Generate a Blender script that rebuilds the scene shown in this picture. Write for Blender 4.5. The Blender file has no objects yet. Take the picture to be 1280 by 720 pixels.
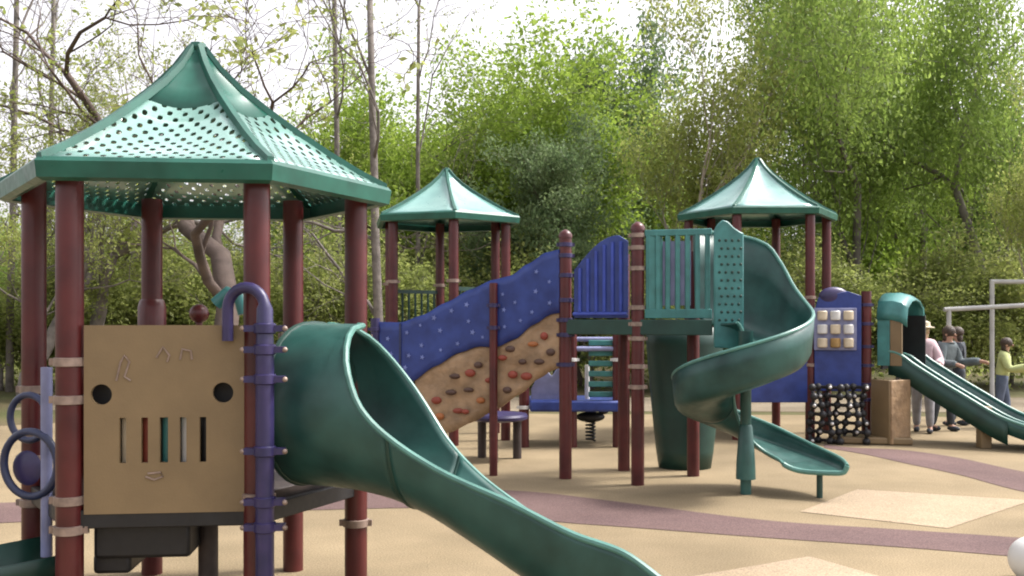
import bpy, bmesh, math, random
import numpy as np
from mathutils import Vector, Matrix
random.seed(7)
S = bpy.context.scene
COL = S.collection
R = math.radians
F, UC, VH, HC = 1230.0, 640.0, 400.0, 1.6     # focal in photo pixels, centre column, horizon row, eye height

def X_(u, Y): return (u - UC) / F * Y
def Z_(v, Y): return HC - (v - VH) * Y / F
def at(u, v, Y): return Vector((X_(u, Y), Y, Z_(v, Y)))
def gr(u, v):
    Y = HC * F / (v - VH)
    return Vector((X_(u, Y), Y, 0.0))
def lerp(a, b, t): return a + (b - a) * t
_PC = {}
def interp(x, pts):
    """monotone cubic through the given points"""
    key = id(pts)
    if key not in _PC:
        X = np.array([p[0] for p in pts], float); Yv = np.array([p[1] for p in pts], float); h = np.diff(X); dl = np.diff(Yv) / h
        m = np.zeros(len(X)); m[0], m[-1] = dl[0], dl[-1]
        for i in range(1, len(X) - 1):
            if dl[i - 1] * dl[i] > 0:
                w1, w2 = 2 * h[i] + h[i - 1], h[i] + 2 * h[i - 1]; m[i] = (w1 + w2) / (w1 / dl[i - 1] + w2 / dl[i])
        _PC[key] = (X, Yv, h, m, pts)
    X, Yv, h, m, _ = _PC[key]
    x = min(max(x, X[0]), X[-1]); i = int(min(max(np.searchsorted(X, x) - 1, 0), len(h) - 1)); t = (x - X[i]) / h[i]
    return float((1 + 2 * t) * (1 - t) ** 2 * Yv[i] + t * (1 - t) ** 2 * h[i] * m[i] + t * t * (3 - 2 * t) * Yv[i + 1] + t * t * (t - 1) * h[i] * m[i + 1])

# ------------------------------------------------------------------ materials
MAT = {}
ALB = .80      # overall albedo trim of the painted and moulded surfaces
def mat(name, col, rough=.45, var=.18, scale=6.0, spec=.5, bump=.0, bscale=60, coat=0, metallic=0, sec=None, secw=.5, rvar=.15):
    m = bpy.data.materials.new(name); m.use_nodes = True
    nt = m.node_tree; N = nt.nodes; L = nt.links
    b = N['Principled BSDF']
    tc = N.new('ShaderNodeTexCoord')
    n1 = N.new('ShaderNodeTexNoise'); n1.inputs['Scale'].default_value = scale; n1.inputs['Detail'].default_value = 6
    L.new(tc.outputs['Object'], n1.inputs['Vector'])
    cr = N.new('ShaderNodeValToRGB')
    col = Vector(col) * ALB; sec = None if sec is None else Vector(sec) * ALB
    c = Vector(col); d = c * (1 - var); e = c * (1 + var * .9) if sec is None else c.lerp(Vector(sec), secw)
    cr.color_ramp.elements[0].position = .3; cr.color_ramp.elements[1].position = .7
    cr.color_ramp.elements[0].color = (*d, 1); cr.color_ramp.elements[1].color = (*e, 1)
    L.new(n1.outputs['Fac'], cr.inputs['Fac']); L.new(cr.outputs['Color'], b.inputs['Base Color'])
    mr = N.new('ShaderNodeMapRange'); mr.inputs['To Min'].default_value = max(.03, rough - rvar); mr.inputs['To Max'].default_value = min(1, rough + rvar)
    n2 = N.new('ShaderNodeTexNoise'); n2.inputs['Scale'].default_value = scale * 3.3; n2.inputs['Detail'].default_value = 4
    L.new(tc.outputs['Object'], n2.inputs['Vector']); L.new(n2.outputs['Fac'], mr.inputs['Value']); L.new(mr.outputs['Result'], b.inputs['Roughness'])
    b.inputs['Specular IOR Level'].default_value = spec
    b.inputs['Coat Weight'].default_value = coat; b.inputs['Metallic'].default_value = metallic
    if bump:
        n3 = N.new('ShaderNodeTexNoise'); n3.inputs['Scale'].default_value = bscale; n3.inputs['Detail'].default_value = 3
        L.new(tc.outputs['Object'], n3.inputs['Vector'])
        bp = N.new('ShaderNodeBump'); bp.inputs['Strength'].default_value = bump; bp.inputs['Distance'].default_value = .02
        L.new(n3.outputs['Fac'], bp.inputs['Height']); L.new(bp.outputs['Normal'], b.inputs['Normal'])
    MAT[name] = m
    return m

mat('maroon', (.092, .011, .013), .36, .3, 5, sec=(.15, .026, .024))
mat('purple', (.034, .032, .12), .38, .3, 9, sec=(.065, .04, .13))
mat('lavender', (.25, .27, .45), .4, .2, 8)
mat('navy', (.03, .04, .10), .4, .3, 8)
mat('slide_green', (.013, .080, .069), .42, .42, 3.5, bump=.05, bscale=25, sec=(.045, .145, .125), secw=.7)
mat('chute_green', (.015, .092, .080), .38, .42, 4, sec=(.055, .16, .14), secw=.6)
mat('rim_highlight_green', (.10, .26, .22), .36, .2, 9)  # paler than the slides: highlight of the rounded lips painted in
mat('dark_green', (.012, .055, .042), .45, .3, 4)
mat('teal', (.06, .24, .23), .38, .25, 7)
mat('tan', (.245, .17, .085), .52, .12, 4, bump=.06, bscale=90)
mat('tan_wall', (.40, .265, .15), .6, .3, 7, bump=.7, bscale=16)
mat('blue', (.022, .05, .27), .42, .3, 6, sec=(.045, .09, .36))
mat('blue_bright', (.05, .09, .46), .4, .25, 7)
mat('pale_dots', (.20, .26, .60), .5, .2, 9)
mat('clamp', (.33, .245, .20), .45, .3, 20, metallic=.2)
mat('bolt', (.7, .68, .66), .35, .2, 20, metallic=.5)
mat('black', (.014, .014, .016), .5, .3, 9)
mat('deck_brown', (.05, .035, .032), .6, .3, 9)
mat('hold_red', (.30, .06, .035), .6, .2, 9)
mat('hold_brown', (.10, .055, .04), .6, .2, 9)
mat('hold_orange', (.45, .16, .05), .6, .2, 9)
mat('gold', (.42, .26, .09), .45, .2, 9)
mat('white_paint', (.78, .78, .76), .42, .08, 6)
mat('frame_white', (.52, .52, .50), .5, .15, 4)
mat('cream', (.72, .62, .45), .5, .15, 6)
mat('skin', (.52, .30, .21), .55, .1, 6)
mat('pink_cloth', (.70, .52, .56), .85, .15, 9, bump=.3, bscale=14)
mat('dark_cloth', (.05, .06, .075), .85, .3, 9, bump=.3, bscale=14)
mat('grey_cloth', (.12, .15, .16), .85, .3, 9, bump=.3, bscale=14)
mat('lime_cloth', (.50, .55, .24), .85, .2, 9, bump=.3, bscale=14)
mat('jeans', (.10, .13, .20), .85, .25, 9, bump=.3, bscale=14)
mat('pale_trousers', (.42, .42, .46), .85, .2, 9, bump=.3, bscale=14)
mat('blond', (.55, .42, .23), .6, .45, 40, bump=.6, bscale=70)
mat('brown_hair', (.06, .036, .022), .55, .5, 40, bump=.6, bscale=70)
mat('white_cloth', (.78, .76, .74), .8, .1, 9, bump=.2, bscale=14)
mat('wood_dark', (.12, .10, .085), .85, .4, 5, bump=.5, bscale=12)
mat('bark_grey', (.20, .175, .155), .9, .4, 4, bump=.7, bscale=10)
mat('bark_pale', (.42, .37, .31), .9, .3, 4, bump=.5, bscale=10)
mat('bark_brown', (.13, .095, .08), .9, .4, 4, bump=.7, bscale=10)
mat('kerb_grey', (.34, .32, .29), .85, .2, 5)

def roof_mat(name, col, holes):
    m = mat(name, col, .30, .2, 5, sec=(.30, .52, .46), secw=.45, coat=1.0, rvar=.08, spec=.8)
    b = m.node_tree.nodes['Principled BSDF']; b.inputs['Coat Roughness'].default_value = .22
    if holes:
        N = m.node_tree.nodes; L = m.node_tree.links
        uv = N.new('ShaderNodeUVMap'); uv.uv_map = 'panel'
        sp = N.new('ShaderNodeSeparateXYZ'); L.new(uv.outputs['UV'], sp.inputs[0])
        outs = []
        for ax in 'XY':
            mu = N.new('ShaderNodeMath'); mu.operation = 'MULTIPLY'; mu.inputs[1].default_value = 2 * math.pi / .078
            L.new(sp.outputs[ax], mu.inputs[0])
            si = N.new('ShaderNodeMath'); si.operation = 'SINE'; L.new(mu.outputs[0], si.inputs[0]); outs.append(si)
        pr = N.new('ShaderNodeMath'); pr.operation = 'MULTIPLY'; L.new(outs[0].outputs[0], pr.inputs[0]); L.new(outs[1].outputs[0], pr.inputs[1])
        lt = N.new('ShaderNodeMath'); lt.operation = 'LESS_THAN'; lt.inputs[1].default_value = .45
        L.new(pr.outputs[0], lt.inputs[0]); L.new(lt.outputs[0], b.inputs['Alpha'])
    return m
roof_mat('roof_perforated', (.30, .56, .49), True)  # pale mint base carries the white sky glare on the panels
roof_mat('roof_solid', (.20, .46, .42), False)
mat('roof_trim', (.018, .12, .085), .35, .25, 6)

def leaf_mat(name, c1, c2, c3, trans=.6):
    m = bpy.data.materials.new(name); m.use_nodes = True
    nt = m.node_tree; N = nt.nodes; L = nt.links; N.clear()
    out = N.new('ShaderNodeOutputMaterial'); g = N.new('ShaderNodeNewGeometry')
    cr = N.new('ShaderNodeValToRGB')
    e = cr.color_ramp.elements; e[0].color = (*c1, 1); e[1].color = (*c3, 1); k = e.new(.5); k.color = (*c2, 1)
    tc = N.new('ShaderNodeTexCoord'); no = N.new('ShaderNodeTexNoise'); no.inputs['Scale'].default_value = .9; no.inputs['Detail'].default_value = 3
    L.new(tc.outputs['Object'], no.inputs['Vector'])
    mx = N.new('ShaderNodeMath'); mx.operation = 'ADD'
    a = N.new('ShaderNodeMath'); a.operation = 'MULTIPLY'; a.inputs[1].default_value = .55; L.new(g.outputs['Random Per Island'], a.inputs[0])
    c = N.new('ShaderNodeMath'); c.operation = 'MULTIPLY_ADD'; c.inputs[1].default_value = 1.3; c.inputs[2].default_value = -.4; L.new(no.outputs['Fac'], c.inputs[0])
    L.new(a.outputs[0], mx.inputs[0]); L.new(c.outputs[0], mx.inputs[1]); L.new(mx.outputs[0], cr.inputs['Fac'])
    d = N.new('ShaderNodeBsdfPrincipled'); d.inputs['Roughness'].default_value = .55; d.inputs['Specular IOR Level'].default_value = .35
    t = N.new('ShaderNodeBsdfTranslucent'); mix = N.new('ShaderNodeMixShader'); mix.inputs[0].default_value = trans
    L.new(cr.outputs['Color'], d.inputs['Base Color']); L.new(cr.outputs['Color'], t.inputs['Color'])
    L.new(d.outputs[0], mix.inputs[1]); L.new(t.outputs[0], mix.inputs[2]); L.new(mix.outputs[0], out.inputs['Surface'])
    MAT[name] = m
leaf_mat('leaf_bright', (.15, .24, .035), (.27, .38, .06), (.40, .50, .11))
leaf_mat('leaf_mid', (.14, .22, .05), (.24, .34, .075), (.36, .46, .12))
leaf_mat('leaf_dark', (.09, .15, .07), (.16, .23, .10), (.25, .32, .15))
leaf_mat('leaf_pale', (.19, .25, .05), (.32, .37, .10), (.46, .48, .18))
leaf_mat('leaf_under', (.15, .19, .05), (.27, .32, .09), (.40, .42, .15))

# ------------------------------------------------------------------ mesh builder
class MB:
    def __init__(s): s.v = []; s.f = []; s.m = []
    def add(s, vs, fs, mi=0):
        o = len(s.v); s.v += [tuple(p) for p in vs]
        for f in fs: s.f.append(tuple(i + o for i in f)); s.m.append(mi)
        return s
    def box(s, c, size, rz=0, mi=0, rot=None):
        M = rot if rot is not None else Matrix.Rotation(rz, 3, 'Z')
        x, y, z = [k / 2 for k in size]; c = Vector(c)
        vs = [c + M @ Vector((a * x, b * y, d * z)) for d in (-1, 1) for b in (-1, 1) for a in (-1, 1)]
        return s.add(vs, [(0, 2, 3, 1), (4, 5, 7, 6), (0, 1, 5, 4), (2, 6, 7, 3), (0, 4, 6, 2), (1, 3, 7, 5)], mi)
    def bar(s, a, b, w, h, mi=0):
        a = Vector(a); b = Vector(b); d = b - a
        M = d.to_track_quat('X', 'Z').to_matrix()
        return s.box((a + b) / 2, (d.length, w, h), mi=mi, rot=M)
    def tube(s, pts, r, n=12, mi=0, caps=True, closed=False):
        pts = [Vector(p) for p in pts]; k = len(pts)
        rs = r if isinstance(r, (list, tuple)) else [r] * k
        vs = []; up = None
        for i, p in enumerate(pts):
            if closed: d = pts[(i + 1) % k] - pts[i - 1]
            else: d = pts[min(i + 1, k - 1)] - pts[max(i - 1, 0)]
            d.normalize()
            if up is None:
                up = Vector((0, 0, 1)) if abs(d.z) < .9 else Vector((1, 0, 0))
            x = up - d * up.dot(d)
            if x.length < 1e-4: x = Vector((0, 1, 0)) - d * d.y
            x.normalize(); up = x; y = d.cross(x)
            for j in range(n):
                a = 2 * math.pi * j / n
                vs.append(p + (x * math.cos(a) + y * math.sin(a)) * rs[i])
        fs = []
        for i in range(k if closed else k - 1):
            i2 = (i + 1) % k
            for j in range(n): fs.append((i * n + j, i * n + (j + 1) % n, i2 * n + (j + 1) % n, i2 * n + j))
        if caps and not closed: fs += [tuple(range(n))[::-1], tuple((k - 1) * n + j for j in range(n))]
        return s.add(vs, fs, mi)
    def lathe(s, c, prof, n=24, mi=0):
        c = Vector(c); vs = []; k = len(prof)
        for r, z in prof:
            for j in range(n):
                a = 2 * math.pi * j / n; vs.append(c + Vector((r * math.cos(a), r * math.sin(a), z)))
        fs = [(i * n + j, i * n + (j + 1) % n, (i + 1) * n + (j + 1) % n, (i + 1) * n + j) for i in range(k - 1) for j in range(n)]
        fs += [tuple(range(n))[::-1], tuple((k - 1) * n + j for j in range(n))]
        return s.add(vs, fs, mi)
    def prism(s, pts, off, mi=0):
        """polygon of 3-D points extruded by the vector off"""
        k = len(pts); off = Vector(off); vs = [Vector(p) for p in pts] + [Vector(p) + off for p in pts]
        fs = [tuple(range(k)), tuple(range(2 * k - 1, k - 1, -1))] + [(i, i + k, (i + 1) % k + k, (i + 1) % k) for i in range(k)]
        return s.add(vs, fs, mi)
    def grid(s, rows, mi=0):
        k = len(rows[0]); vs = [p for r in rows for p in r]
        return s.add(vs, [(i * k + j, i * k + j + 1, (i + 1) * k + j + 1, (i + 1) * k + j) for i in range(len(rows) - 1) for j in range(k - 1)], mi)
    def ball(s, c, r, n=12, sq=(1, 1, 1), mi=0):
        prof = [(r * math.sin(math.pi * (i + .02) / (n + .04)), -r * math.cos(math.pi * (i + .02) / (n + .04))) for i in range(n + 1)]
        o = len(s.v); s.lathe((0, 0, 0), prof, n * 2, mi)
        for i in range(o, len(s.v)): s.v[i] = tuple(Vector(c) + Vector((s.v[i][0] * sq[0], s.v[i][1] * sq[1], s.v[i][2] * sq[2])))
        return s
    def build(s, name, ms, parent=None, smooth=40, bevel=0, solid=0):
        me = bpy.data.meshes.new(name); me.from_pydata(s.v, [], s.f)
        ms = ms if isinstance(ms, (list, tuple)) else [ms]
        for m in ms: me.materials.append(MAT[m])
        if len(ms) > 1: me.polygons.foreach_set('material_index', s.m)
        bm = bmesh.new(); bm.from_mesh(me); bmesh.ops.recalc_face_normals(bm, faces=bm.faces); bm.to_mesh(me); bm.free()
        if smooth:
            me.polygons.foreach_set('use_smooth', [True] * len(me.polygons)); me.set_sharp_from_angle(angle=R(smooth))
        o = bpy.data.objects.new(name, me); COL.objects.link(o)
        if parent is not None:
            o.parent = parent
            if parent.type == 'EMPTY' and parent.parent is None or True:
                o.matrix_parent_inverse = world_of(parent).inverted()
        if solid:
            md = o.modifiers.new('thickness', 'SOLIDIFY'); md.thickness = solid; md.offset = 0
        if bevel:
            md = o.modifiers.new('edge', 'BEVEL'); md.width = bevel; md.segments = 2; md.limit_method = 'ANGLE'; md.angle_limit = R(50)
        return o

def world_of(o):
    m = o.matrix_basis.copy(); p = o
    while p.parent is not None:
        m = p.parent.matrix_basis @ p.matrix_parent_inverse @ m; p = p.parent
    return m
def tag(o, label=None, cat=None, group=None, kind=None):
    for k, v in (('label', label), ('category', cat), ('group', group), ('kind', kind)):
        if v: o[k] = v
    return o
def thing(name, label, cat, loc=(0, 0, 0), group=None):
    o = bpy.data.objects.new(name, None); COL.objects.link(o); o.location = loc; o.empty_display_size = .2
    return tag(o, label, cat, group)
def copy_tree(o, parent=None):
    c = o.copy(); COL.objects.link(c)
    if parent is not None: c.parent = parent
    for ch in o.children: copy_tree(ch, c)
    return c

def arc(c, r, a0, a1, n, plane='xz', dirv=(1, 0, 0)):
    d = Vector(dirv)
    return [Vector(c) + d * (r * math.cos(lerp(a0, a1, i / n))) + Vector((0, 0, r * math.sin(lerp(a0, a1, i / n)))) for i in range(n + 1)]

def post(parent, x, y, z0, z1, r=.0635, clamps=(), m='maroon', cap=False, clampm='clamp'):
    p = MB(); p.lathe((x, y, 0), [(r, z0), (r, z1)], 24)
    po = p.build('post', m, parent)
    for z in clamps:
        c = MB(); c.lathe((x, y, z), [(r + .001, -.022), (r + .010, -.019), (r + .010, .019), (r + .001, .022)], 24)
        c.box((x + r + .014, y - .006, z), (.03, .022, .034)); c.box((x - r - .014, y - .006, z), (.03, .022, .034))
        c.build('clamp', clampm, po)
    if cap:
        c = MB(); c.lathe((x, y, z1), [(r + .006, -.03), (r + .006, .004), (r * .8, .03), (r * .35, .05), (.002, .056)], 24)
        c.build('cap', m, po)
    return po

# ------------------------------------------------------------------ hexagonal roof
def hex_roof(parent, cx, cy, ze, zt, rad, yaw, skin, trim):
    """concave six-sided roof; eave corner radius rad, eave height ze, peak zt"""
    H = zt - ze
    prof = [(1.0, 0), (.86, .10), (.70, .235), (.54, .385), (.38, .545), (.24, .70), (.13, .85), (.05, 1.0)]
    me = MB(); uvs = []
    corner = [yaw + i * math.pi / 3 for i in range(6)]
    NS = 8
    for k in range(6):
        a, b = corner[k], corner[(k + 1) % 6]
        rows = []
        for (f, h) in prof:
            A = Vector((cx + rad * f * math.cos(a), cy + rad * f * math.sin(a), ze + H * h))
            B = Vector((cx + rad * f * math.cos(b), cy + rad * f * math.sin(b), ze + H * h))
            row = []
            for j in range(NS + 1):
                t = j / NS; p = A.lerp(B, t)
                p.z -= .055 * math.sin(math.pi * t) * math.sin(math.pi * min(1, f * 1.0)) * 1.0   # panel sags between ribs
                row.append(p)
            rows.append(row)
        if skin == 'roof_perforated': me.grid(rows[:5]); me.grid(rows[4:], mi=1)
        else: me.grid(rows)
    ro = me.build('roof', [skin, trim], parent, smooth=50)
    mesh = ro.data
    uvl = mesh.uv_layers.new(name='panel')
    for poly in mesh.polygons:
        c = poly.center; ang = math.atan2(c.y - cy, c.x - cx); k = int(((ang - yaw) % (2 * math.pi)) / (math.pi / 3))
        am = yaw + (k + .5) * math.pi / 3; tx = Vector((-math.sin(am), math.cos(am), 0)); rx = Vector((math.cos(am), math.sin(am), 0))
        for li in poly.loop_indices:
            p = mesh.vertices[mesh.loops[li].vertex_index].co; d = Vector((p.x - cx, p.y - cy, 0))
            uvl.data[li].uv = (d.dot(tx), d.dot(rx) * 1.15 + (p.z - ze) * .35)
    md = ro.modifiers.new('thickness', 'SOLIDIFY'); md.thickness = .006; md.offset = 0
    # ribs along the six corners
    for k in range(6):
        a = corner[k]; d = Vector((math.cos(a), math.sin(a), 0)); rb = MB(); rows = []; n = Vector((-d.y, d.x, 0))
        pr = prof
        for (f, h) in pr:
            p = Vector((cx, cy, ze + H * h)) + d * (rad * f)
            w = .022; t = .030
            rows.append([p + n * w - Vector((0, 0, .012)), p + n * w * .7 + Vector((0, 0, t)), p - n * w * .7 + Vector((0, 0, t)), p - n * w - Vector((0, 0, .012)), p + n * w - Vector((0, 0, .012))])
        rb.grid(rows); rb.add(rows[0][:4], [(0, 1, 2, 3)])
        rb.build('roof_rib', trim, ro, smooth=60)
    fs = MB()
    for k in range(6):
        a, b = corner[k], corner[(k + 1) % 6]
        A = Vector((cx + rad * math.cos(a), cy + rad * math.sin(a), ze)); B = Vector((cx + rad * math.cos(b), cy + rad * math.sin(b), ze))
        nm = (A + B) / 2 - Vector((cx, cy, ze)); nm.normalize()
        pr = [(.004, .012), (.022, -.01), (.012, -.085), (-.02, -.098), (-.05, -.09), (-.05, -.082), (-.02, -.086), (0, -.08), (.006, -.02)]
        # sweep from A to B, mitred at the corners
        sc = 1 / math.cos(math.pi / 6)
        ra = Vector((math.cos(a), math.sin(a), 0)) * sc; rb_ = Vector((math.cos(b), math.sin(b), 0)) * sc
        rows = [[A + ra * o + Vector((0, 0, z)) for o, z in pr + pr[:1]], [B + rb_ * o + Vector((0, 0, z)) for o, z in pr + pr[:1]]]
        fs.grid(rows)
    fs.build('fascia', trim, ro, smooth=30)
    cp = MB(); cp.lathe((cx, cy, 0), [(.105, ze + H * .78), (.075, ze + H * .87), (.05, ze + H * .95), (.045, zt), (.052, zt + .02), (.045, zt + .045), (.01, zt + .055)], 6)
    cp.build('finial', 'roof_trim', ro, smooth=20)
    return ro

def hexpts(cx, cy, r, yaw): return [Vector((cx + r * math.cos(yaw + k * math.pi / 3), cy + r * math.sin(yaw + k * math.pi / 3), 0)) for k in range(6)]
def hex_deck(parent, cx, cy, z, r, yaw, m='deck_brown', th=.07, name='deck'):
    b = MB(); pts = [p + Vector((0, 0, z - th)) for p in hexpts(cx, cy, r, yaw)]
    b.prism(pts, (0, 0, th)); return b.build(name, m, parent, bevel=.008)

def panel_holes(poly, circles, slots, A, B, z0, z1, th):
    """flat panel from A to B (ground points) with real openings; boolean-free: bmesh with edge-filled holes"""
    pass

# ================================================================== NEAR TOWER
def near_tower():
    cx, cy, r, yaw = -1.757, 5.5, .875, R(6)
    t = thing('play_tower', 'nearest play tower with perforated green hexagonal roof on maroon posts, tan panel and green slide', 'play tower', (cx, cy, 0))
    P = hexpts(cx, cy, r, yaw)   # R BR BL L FL FR
    clamps = [(.45, .74, .80, 1.50), (.5, 1.5), (.5, 1.5), (.60, .84, .98, 1.22), (.60, .74, 1.22, 1.40), (.74,)]
    for p, c in zip(P, clamps): post(t, p.x, p.y, 0, 2.36, clamps=c)
    hex_roof(t, cx, cy, 2.345, 3.10, 1.05, yaw, 'roof_perforated', 'roof_trim')
    hex_deck(t, cx, cy, .745, .84, yaw, 'deck_brown', .06)
    bm_ = MB()
    for k in range(6): bm_.bar(P[k] + Vector((0, 0, .65)), P[(k + 1) % 6] + Vector((0, 0, .65)), .05, .09)
    bm_.build('deck_beam', 'black', t, bevel=.006)
    # play panel FL-FR with holes and slots (bmesh boolean through modifiers on a helper-free outline)
    A, B = P[4], P[5]; d = (B - A).normalized(); n = Vector((d.y, -d.x, 0)); L = (B - A).length
    org = A + n * .02
    x0, x1, z0, z1 = .075, L - .055, .675, 1.575
    NX, NZ = 96, 108
    def hole(x, z):
        for cxh, czh in ((.155, 1.245), (.72, 1.25)):
            if (x - cxh) ** 2 + (z - czh) ** 2 < .046 ** 2: return True
        for sx in (.255, .352, .445, .535, .628):
            if abs(x - sx) < .017 and .915 < z < 1.135: return True
        return False
    pm = MB(); idx = {}
    def vid(i, j):
        if (i, j) not in idx:
            idx[(i, j)] = len(pm.v); x = lerp(x0, x1, i / NX); z = lerp(z0, z1, j / NZ)
            p = org + d * x; pm.v.append((p.x, p.y, z))
        return idx[(i, j)]
    for i in range(NX):
        for j in range(NZ):
            if not hole(lerp(x0, x1, (i + .5) / NX), lerp(z0, z1, (j + .5) / NZ)):
                pm.f.append((vid(i, j), vid(i + 1, j), vid(i + 1, j + 1), vid(i, j + 1))); pm.m.append(0)
    # snap hole borders to the true circle
    for (i, j), k in idx.items():
        v = Vector(pm.v[k]); x = (v - org).dot(d)
        for cxh, czh in ((.155, 1.245), (.72, 1.25)):
            q = math.hypot(x - cxh, v.z - czh)
            if q < .0545:
                f = .049 / q if q > 1e-6 else 1
                p = org + d * (cxh + (x - cxh) * f); pm.v[k] = (p.x, p.y, czh + (v.z - czh) * f)
    gp = pm.build('game_panel', 'tan', t, smooth=0, solid=.024)
    # engraved line art on the panel: shallow darker grooves as thin inlays
    def W(x, z, o=.0145): return org + d * x + n * o + Vector((0, 0, z))
    for pl in ([(.225, 1.31), (.245, 1.40), (.262, 1.43), (.285, 1.40), (.262, 1.33), (.29, 1.31)], [(.41, 1.42), (.44, 1.47), (.47, 1.43), (.46, 1.40)], [(.52, 1.41), (.53, 1.46), (.57, 1.45), (.575, 1.41)], [(.36, .85), (.40, .835), (.44, .85), (.43, .87), (.37, .865)]):
        en = MB(); en.tube([W(x, z) for x, z in pl], .005, 6); en.build('engraving', 'clamp', gp)
    for sx, mm in ((.255, 'cream'), (.352, 'hold_red'), (.445, 'teal'), (.535, 'white_paint'), (.628, 'black')):
        rl = MB(); p = org + d * sx - n * .055; rl.lathe((p.x, p.y, 0), [(.022, .90), (.024, .91), (.024, 1.14), (.022, 1.15)], 14)
        rl.build('roller', mm, gp)
    back = MB(); p = org + d * .44 - n * .10
    back.box((p.x, p.y, 1.08), (.74, .02, .50), math.atan2(d.y, d.x)); back.build('hole_backing', 'black', gp, bevel=.004)  # added black backing, makes the holes and slots look dark
    # back side low barrier
    for k, mm in ((1, 'dark_green'), (2, 'dark_green')):
        pass
    # black tray and dark support under the panel
    q = MB(); c = A.lerp(B, .36) - n * .28; q.box((c.x, c.y, .535), (.46, .42, .20), math.atan2(d.y, d.x)); c2 = A.lerp(B, .18) - n * .30
    q.box((c2.x, c2.y, .40), (.18, .36, .10), math.atan2(d.y, d.x)); q.build('step_box', 'black', t, bevel=.02)
    c = A.lerp(B, .66) - n * .34
    q = MB(); q.lathe((c.x, c.y, 0), [(.05, 0), (.05, .70)], 20); q.build('support_leg', 'deck_brown', t)
    # knob and collar peeking over the panel
    q = MB(); q.ball(at(249, 392, 5.6), .055, 10); q.tube([at(249, 395, 5.6), at(249, 470, 5.6)], .02, 10); q.build('knob', 'maroon', t)
    q = MB(); pb = P[2]; q.lathe((pb.x - .0, pb.y, 1.63), [(.066, -.2), (.086, -.18), (.086, .05), (.075, .09), (.066, .10)], 20); q.build('post_collar', 'maroon', t)
    # purple hand loop with a long pole beside the front right post
    pp = at(331, 500, 4.66); px, py = pp.x, pp.y
    dd = Vector((-.96, .28, 0))
    top = arc((px + dd.x * .10, py + dd.y * .10, 1.655), .10, math.pi, 0, 12, dirv=(dd.x, dd.y, 0))
    pts = [Vector((px, py, z)) for z in (0, .5, 1.0, 1.4)] + top + [Vector((px + dd.x * .2, py + dd.y * .2, 1.5))]
    q = MB(); q.tube(pts, [.044] * 4 + [.038] + [.027] * 12 + [.027, .027], 16); lo = q.build('hand_loop', 'purple', t)
    for z in (.62, .74, .98, 1.32, 1.46, 1.56):
        c = MB(); c.box((px, py, z), (.19, .05, .03), .05); c.lathe((px, py, z), [(.046, -.025), (.053, -.02), (.053, .02), (.046, .025)], 16)
        c.build('clamp', 'purple', lo)
        for sx in (-.1, .1):
            c = MB(); c.ball((px + sx, py - .02, z), .013, 8); c.build('bolt', 'clamp', lo)
    q = MB(); q.tube([at(270, 380, 5.0), at(285, 366, 5.0), at(300, 372, 5.0), at(306, 392, 5.0)], .036, 12); q.build('grab_rail', 'teal', t)
    # left side: lavender pole and dark blue ring between the left posts
    m_ = P[3].lerp(P[4], .55); q = MB()
    q.tube([(m_.x - .02, m_.y - .02, .40), (m_.x - .02, m_.y - .02, 1.36)], .028, 12); lp = q.build('ladder_pole', 'lavender', t)
    for (u, v, rr, Y, th) in ((38, 580, .165, 5.0, .020), (36, 522, .12, 5.2, .018)):
        c = at(u, v, Y); q = MB(); ex = Vector((.96, -.28, 0))
        q.tube([c + ex * rr * math.cos(a * math.pi / 16) + Vector((0, 0, rr * math.sin(a * math.pi / 16))) for a in range(32)], th, 10, closed=True); q.build('ring_rung', 'navy', t)
    q = MB(); c = at(34, 585, 5.06); q.lathe((0, 0, 0), [(.075, -.01), (.09, 0), (.075, .01)], 24)
    M = Matrix.Translation(c) @ Matrix.Rotation(R(90), 4, 'X') @ Matrix.Rotation(R(-15), 4, 'Y')
    q.v = [tuple(M @ Vector(v)) for v in q.v]; q.build('bubble_window', 'purple', t)
    # rubber clamps joining left posts
    q = MB(); q.bar(P[3] + Vector((0, 0, .66)), P[4] + Vector((0, 0, .66)), .03, .05); q.build('side_rail', 'clamp', t, bevel=.004)
    # small dark green slide leaving to the left
    q = MB(); rows = []
    M0 = P[2].lerp(P[3], .5); dl = Vector((math.cos(R(216)), math.sin(R(216)), 0)); nl = Vector((-dl.y, dl.x, 0)); rows = []
    M0 = P[3].lerp(P[4], .5); SZ = [(0, .24), (.25, .22), (1.2, .14), (1.7, .10)]
    for i in range(15):
        s = i / 14 * 1.7; z = interp(s, SZ)
        rows.append([M0 + dl * s + nl * (x * .26) + Vector((0, 0, z + .20 * abs(x) ** 4)) for x in [k / 6 - 1 for k in range(13)]])
    q.grid(rows); q.build('side_slide', 'dark_green', t, solid=.02)

    # ---------------- big slide with hood
    M = (P[5] + P[0]) / 2; a = R(-24); d = Vector((math.cos(a), math.sin(a), 0)); nf = Vector((-d.y, d.x, 0))
    zf = [(0, .755), (.30, .75), (.55, .72), (.75, .66), (1.0, .54), (1.3, .38), (1.6, .235), (1.85, .16), (2.05, .135), (2.25, .13)]
    zn = [(0, 1.60), (.28, 1.60), (.36, 1.53), (.45, 1.36), (.55, 1.19), (.7, 1.055), (.95, .915), (1.3, .79), (1.6, .675), (1.8, .625), (1.95, .54), (2.1, .42), (2.25, .28)]
    zz = [(0, 1.60), (.10, 1.60), (.17, 1.52), (.25, 1.40), (.35, 1.26), (.6, .95), (.8, .80), (1.05, .655), (1.3, .53), (1.6, .41), (1.85, .32), (2.05, .27), (2.25, .22)]
    wl = [(0, .405), (.5, .405), (.9, .37), (1.3, .345), (2.25, .335)]
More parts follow.
